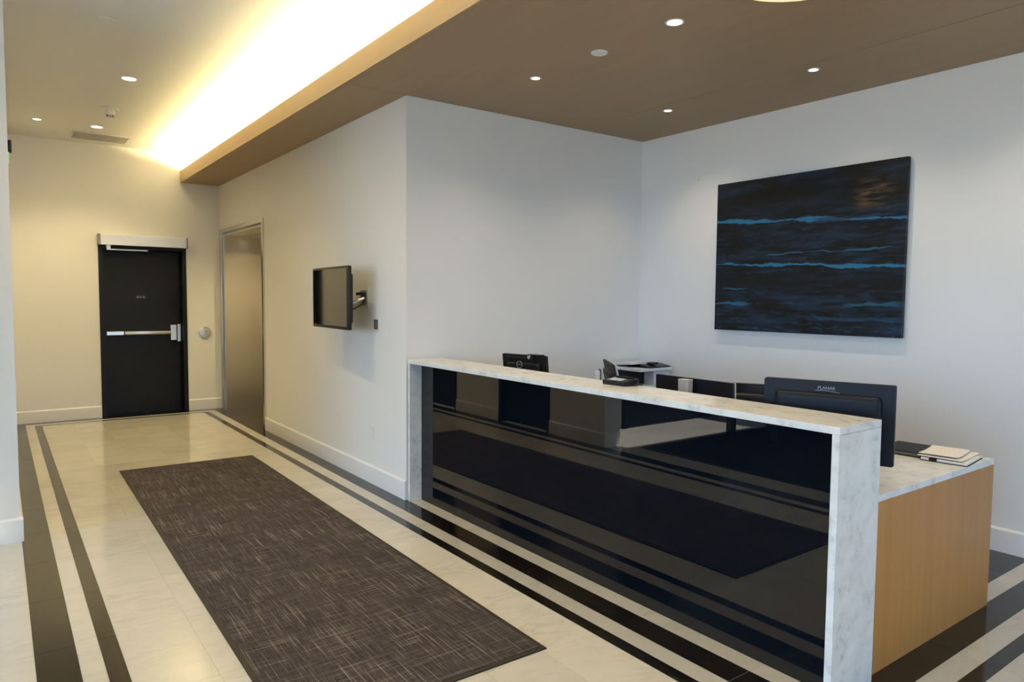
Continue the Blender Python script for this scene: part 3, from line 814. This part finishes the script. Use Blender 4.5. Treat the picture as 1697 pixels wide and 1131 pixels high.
# ------------------------------------------------------------------ monitors (local frame: screen looks to +x, back towards -x, width along y, base at z 0)
def monitor(name, label, left, right, top, bottom, tilt=0.0, back='black_plastic', edge='black_plastic', stand='black_plastic', hump=True, column=None, group='monitors behind the desk'):
    l, r = Vector((*left, 0)), Vector((*right, 0))
    mid = (l + r) / 2; d = (r - l); wd_ = d.length
    rot = math.atan2(d.y, d.x) + PI / 2
    t = thing(name, label, 'monitor', (mid.x, mid.y, HW), rot, group)
    hw = wd_ / 2; z0, z1 = bottom - HW, top - HW
    T = lambda z: (z - z1) * math.tan(tilt)      # lean: lower edge pushed towards the screen side
    def lean(bm):
        for v_ in bm.verts: v_.co.x -= T(v_.co.z)*1.0
        return bm
    bm = bmesh.new(); prism(bm, rrect(wd_, z1 - z0, 0.008), 0, 0.018, lambda a, b, c: (c, a, b + (z0 + z1) / 2)); obj('back_shell', lean(bm), back, t, local=True, smooth=True)
    bm = bmesh.new(); prism(bm, rrect(wd_ + 0.002, z1 - z0 + 0.002, 0.008), 0.018, 0.03, lambda a, b, c: (c, a, b + (z0 + z1) / 2)); bz = obj('bezel', lean(bm), edge, t, local=True, smooth=True)
    bm = bmesh.new(); prism(bm, rrect(wd_ - 0.03, z1 - z0 - 0.035, 0.003), 0.029, 0.0315, lambda a, b, c: (c, a, b + (z0 + z1) / 2)); obj('screen', lean(bm), 'screen_glass', t, local=True)
    if hump:
        hh = (z1 - z0) * 0.72
        bm = bmesh.new(); zc_ = z1 - 0.052 - hh / 2
        outer = rrect(wd_ - 0.10, hh, 0.02); inner = rrect(wd_ - 0.15, hh - 0.05, 0.015)
        rows = [[bm.verts.new((x, a, b + zc_)) for a, b in pr] for x, pr in ((0.0, outer), (-0.012, rrect(wd_ - 0.105, hh - 0.006, 0.02)), (-0.022, rrect(wd_ - 0.125, hh - 0.025, 0.018)), (-0.024, inner))]
        for p, q in zip(rows, rows[1:]):
            for i in range(len(p)):
                j_ = (i + 1) % len(p); bm.faces.new((p[i], p[j_], q[j_], q[i]))
        bm.faces.new(rows[-1]); bm.faces.new(rows[0][::-1])
        obj('rear_housing', lean(bm), back, t, local=True, smooth=True)
    if column is None:
        bm = bmesh.new(); box(bm, -0.062, -0.024, -0.035, 0.035, 0.010, (z0 + z1) / 2 + 0.02, 0.006); obj('stand_column', bm, stand, t, local=True, smooth=True)
    else:
        cw, ctop = column
        bm = bmesh.new(); prism(bm, rrect(0.055, cw, 0.014), 0.010, ctop - HW - 0.003, lambda a, b, c: (a - 0.055, b, c)); obj('stand_column', bm, stand, t, local=True, smooth=True)
        bm = bmesh.new(); prism(bm, rrect(0.058, cw + 0.003, 0.015), ctop - HW - 0.003, ctop - HW, lambda a, b, c: (a - 0.055, b, c)); obj('column_cap', bm, 'silver_plastic', t, local=True, smooth=True)
    bm = bmesh.new(); prism(bm, rrect(0.16, 0.20, 0.03), 0.0, 0.010, lambda a, b, c: (a - 0.01, b, c)); obj('stand_base', bm, stand, t, local=True, smooth=True)
    return t, wd_, z0, z1
BACKM = Matrix(((0, 0, -1, 0), (-1, 0, 0, 0), (0, 1, 0, 0), (0, 0, 0, 1)))   # text facing -x, reading along -y
t, wd_, z0, z1 = monitor('monitor', 'wide navy-black monitor lettered PLANAR at near desk end', (2.966, 1.994), (3.149, 1.467), 1.213, 0.853, 0.02, 'navy_plastic', 'navy_plastic', 'navy_plastic')
M = BACKM.copy(); M.translation = (-0.0012, 0.002, z1 - 0.030)
text_mesh('logo_lettering', 'PLANAR', 0.0205, 'logo_grey', t, M)
bm = bmesh.new(); tube(bm, [(-0.001, 0.05 - i * 0.0105, z1 - 0.0425 + 0.004 * math.sin(i * 0.32) - 0.0006 * i) for i in range(11)], 0.0011, 6); obj('logo_swoosh', bm, 'logo_grey', t, local=True)
monitor('monitor', 'black backed monitor with silver column and silver edge mid desk', (3.236, 2.927), (3.219, 2.360), 1.130, 0.86, 0.03, 'navy_plastic', 'silver_plastic', 'silver_plastic', False, (0.075, 1.128))
monitor('monitor', 'low dark monitor mostly hidden left of the lettered one', (3.335, 2.63), (3.605, 2.165), 1.107, 0.85, 0.02, 'black_plastic', 'silver_plastic')
t, wd_, z0, z1 = monitor('monitor', 'small black monitor with ring logo and webcam at far desk end', (3.209, 4.506), (3.321, 4.105), 1.150, 0.84, 0.13, 'black_plastic', 'black_plastic')
# ring logo
zl = z1 - 0.075
xb = -0.026 + (z1 - zl) * math.tan(0.13)
bm = bmesh.new(); ring = [(xb - 0.001, 0.025 + 0.026 * math.cos(a), zl + 0.026 * math.sin(a)) for a in [2 * PI * i / 28 for i in range(29)]]; tube(bm, ring, 0.0022, 6); obj('logo_ring', bm, 'logo_grey', t, local=True)
M = BACKM.copy(); M.translation = (xb - 0.001, 0.025, zl); text_mesh('logo_lettering', 'DELL', 0.016, 'logo_grey', t, M)
bm = bmesh.new(); box(bm, -0.022, -0.003, -0.04, 0.15, z1 - 0.028, z1 - 0.016, 0.003); obj('top_ridge', bm, 'black_plastic', t, local=True)
wc = thing('webcam', 'small webcam clipped on the monitor with ring logo', 'webcam', (3.286, 4.222, 1.125), math.atan2(4.105 - 4.506, 3.321 - 3.209) + PI / 2)
bm = bmesh.new(); cyl(bm, -0.02, 0.014, -0.045, -0.012, 0.014, seg=20, axis='x'); bmesh.ops.translate(bm, verts=bm.verts, vec=(0, 0.02, 0)); obj('camera_body', bm, 'chrome', wc, local=True, smooth=True)
obj('clip', B(-0.022, 0.036, -0.09, 0.03, 0.026, 0.034, bev=0.002), 'black_plastic', wc, local=True)
obj('clip_tongue', B(-0.022, -0.012, -0.02, 0.02, -0.005, 0.026), 'black_plastic', wc, local=True)
monitor('monitor', 'silver edged monitor seen side on behind the signature pad', (3.44, 3.61), (3.165, 3.235), 1.162, 0.85, 0.22, 'black_matte', 'silver_plastic')
t = thing('file_holder', 'pale upright file holder left of the silver edged monitor', 'file holder', (3.56, 3.79, HW), -0.62)
obj('tray', B(-0.024, 0.024, -0.05, 0.05, 0.0, 0.012, bev=0.002), 'silver_plastic', t, local=True)
obj('front_sheet', B(-0.022, 0.014, -0.045, -0.035, 0.012, 0.285, bev=0.003), 'printer_white', t, local=True)
obj('side_sheet', B(0.015, 0.022, -0.048, 0.045, 0.012, 0.295, bev=0.002), 'black_plastic', t, local=True)

# ------------------------------------------------------------------ copier in the corner
t = thing('office_copier', 'white office copier with dark control panel in the alcove corner', 'copier', (4.865, 4.62, 0))
cx0, cx1, cy0, cy1 = 4.66, 5.07, 4.42, 4.825
obj('cabinet_body', B(cx0, cx1, cy0, cy1, 0.03, 0.80, bev=0.008), 'printer_white', t, smooth=True)
obj('plinth', B(cx0 + 0.03, cx1 - 0.03, cy0 + 0.03, cy1 - 0.03, 0.0, 0.03), 'black_plastic', t)
bm = bmesh.new(); box(bm, cx0 + 0.20, cx1, cy0, cy1, 0.80, 0.93, 0.006); box(bm, cx0, cx0 + 0.20, cy1 - 0.10, cy1, 0.80, 0.93, 0.006)
obj('output_bay', bm, 'printer_white', t)
obj('bay_back', B(cx0 + 0.02, cx0 + 0.199, cy0 + 0.12, cy1 - 0.101, 0.801, 0.929), 'black_matte', t)
obj('scanner_deck', B(cx0 - 0.01, cx1 + 0.005, cy0 - 0.03, cy1, 0.93, 0.957, bev=0.005), 'printer_white', t)
obj('scanner_glass', B(cx0 + 0.10, cx1 - 0.04, cy0 + 0.04, cy1 - 0.06, 0.957, 0.960), 'black_plastic', t)
bm = bmesh.new(); prism(bm, [(cy0 + 0.12, 0.985), (cy1, 0.960), (cy1, 0.985), (cy0 + 0.12, 1.0)], cx0 + 0.02, cx1 - 0.03, lambda a, b, c: (c, a, b)); obj('document_lid', bm, 'printer_white', t)
bm = bmesh.new(); prism(bm, [(cy0 - 0.02, 0.960), (cy0 + 0.10, 0.960), (cy0 + 0.10, 0.985), (cy0 - 0.02, 0.968)], cx0 + 0.12, cx1 - 0.01, lambda a, b, c: (c, a, b)); obj('control_panel', bm, 'black_plastic', t)
obj('panel_display', B(cx0 + 0.20, cx0 + 0.28, cy0 + 0.02, cy0 + 0.09, 0.985, 1.002, bev=0.002), 'black_plastic', t)
for z in (0.12, 0.34, 0.56):
    dr = obj('paper_drawer', B(cx0 - 0.008, cx0, cy0 + 0.02, cy1 - 0.02, z, z + 0.20), 'printer_white', t)
    obj('drawer_grip', B(cx0 - 0.011, cx0 - 0.008, cy0 + 0.12, cy1 - 0.12, z + 0.14, z + 0.17), 'grey_plastic', dr)

# ------------------------------------------------------------------ signature pad on the counter
t = thing('signature_pad', 'black signature pad with pale screen on the marble counter', 'card terminal', (2.808, 2.80, HD + 0.0), 0.06)
pw, pd = 0.085, 0.058
bm = bmesh.new(); prism(bm, [(-pd, 0.0), (pd, 0.0), (pd, 0.038), (-pd, 0.024)], -pw, pw, lambda a, b, c: (a, c, b)); bmesh.ops.bevel(bm, geom=bm.edges[:], offset=0.003, segments=2, affect='EDGES'); obj('housing', bm, 'black_plastic', t, local=True, smooth=True)
sl_ = 0.014 / (2 * pd)
zz = lambda x: 0.031 + sl_ * x
bm = bmesh.new(); prism(bm, [(-0.040, zz(-0.040)), (0.012, zz(0.012)), (0.012, zz(0.012) + 0.0012), (-0.040, zz(-0.040) + 0.0012)], -0.035, 0.062, lambda a, b, c: (a, c, b)); obj('pad_screen', bm, 'lcd', t, local=True)
bm = bmesh.new(); tube(bm, [(0.035, -0.07, zz(0.035) + 0.004), (0.035, 0.06, zz(0.035) + 0.004)], 0.005); obj('stylus', bm, 'black_plastic', t, local=True, smooth=True)
bm = bmesh.new(); tube(bm, [(0.02, -pw + 0.004, 0.030), (0.03, -pw - 0.018, 0.034), (0.015, -pw - 0.030, 0.018), (-0.005, -pw - 0.022, 0.006), (0.005, -pw - 0.005, 0.005), (0.035, -pw - 0.015, 0.005), (0.05, -pw - 0.03, 0.005)], 0.0035); obj('cord', bm, 'black_plastic', t, local=True, smooth=True)

# ------------------------------------------------------------------ notebook and magazines on the worktop
nb = thing('notebook', 'thick black notebook lying behind the papers', 'notebook', (3.955, 1.765, HW), 0.10)
obj('cover', B(-0.135, 0.135, -0.10, 0.10, 0.020, 0.026, bev=0.002), 'black_matte', nb, local=True)
obj('back_cover', B(-0.135, 0.135, -0.10, 0.10, 0.0, 0.005, bev=0.001), 'black_matte', nb, local=True)
obj('page_block', B(-0.128, 0.132, -0.096, 0.096, 0.005, 0.020), 'grey_plastic', nb, local=True)
mg = thing('notepad', 'dark banded notepad under the loose papers', 'notepad', (3.945, 1.548, HW), 0.13)
obj('cover', B(-0.14, 0.14, -0.105, 0.105, 0.0, 0.004), 'black_matte', mg, local=True)
obj('page_block', B(-0.137, 0.137, -0.102, 0.102, 0.004, 0.016), 'paper', mg, local=True)
obj('band', B(-0.141, 0.0, 0.030, 0.065, 0.001, 0.0175), 'black_matte', mg, local=True)
def sheet(name, label, x, y, z, rz, w_, d_, curl, mat='paper'):
    bm = bmesh.new(); N = 10; rows = []
    for i in range(N + 1):
        a = -w_ / 2 + w_ * i / N
        zz_ = curl * (abs(a) / (w_ / 2)) ** 2
        rows.append([bm.verts.new((a, yy, zz_ + dz)) for yy in (-d_ / 2, d_ / 2) for dz in (0, 0.0035)])
    for p, q in zip(rows, rows[1:]):
        for i0, i1 in ((0, 1), (1, 3), (3, 2), (2, 0)): bm.faces.new((p[i0], p[i1], q[i1], q[i0]))
    bm.faces.new((rows[0][0], rows[0][1], rows[0][3], rows[0][2])); bm.faces.new((rows[-1][0], rows[-1][1], rows[-1][3], rows[-1][2]))
    o = obj(name, bm, mat, smooth=True, center=False); o.location = (x, y, z); o.rotation_euler = (0, 0, rz)
    return tag(o, label, 'papers')
sheet('paper_sheaf', 'cream sheaf of papers on top of the notepad', 3.950, 1.565, HW + 0.018, 0.10, 0.29, 0.20, 0.004)
sheet('paper_sheaf', 'thin loose papers topmost on the cream sheaf', 3.955, 1.585, HW + 0.0265, 0.16, 0.255, 0.175, 0.005)
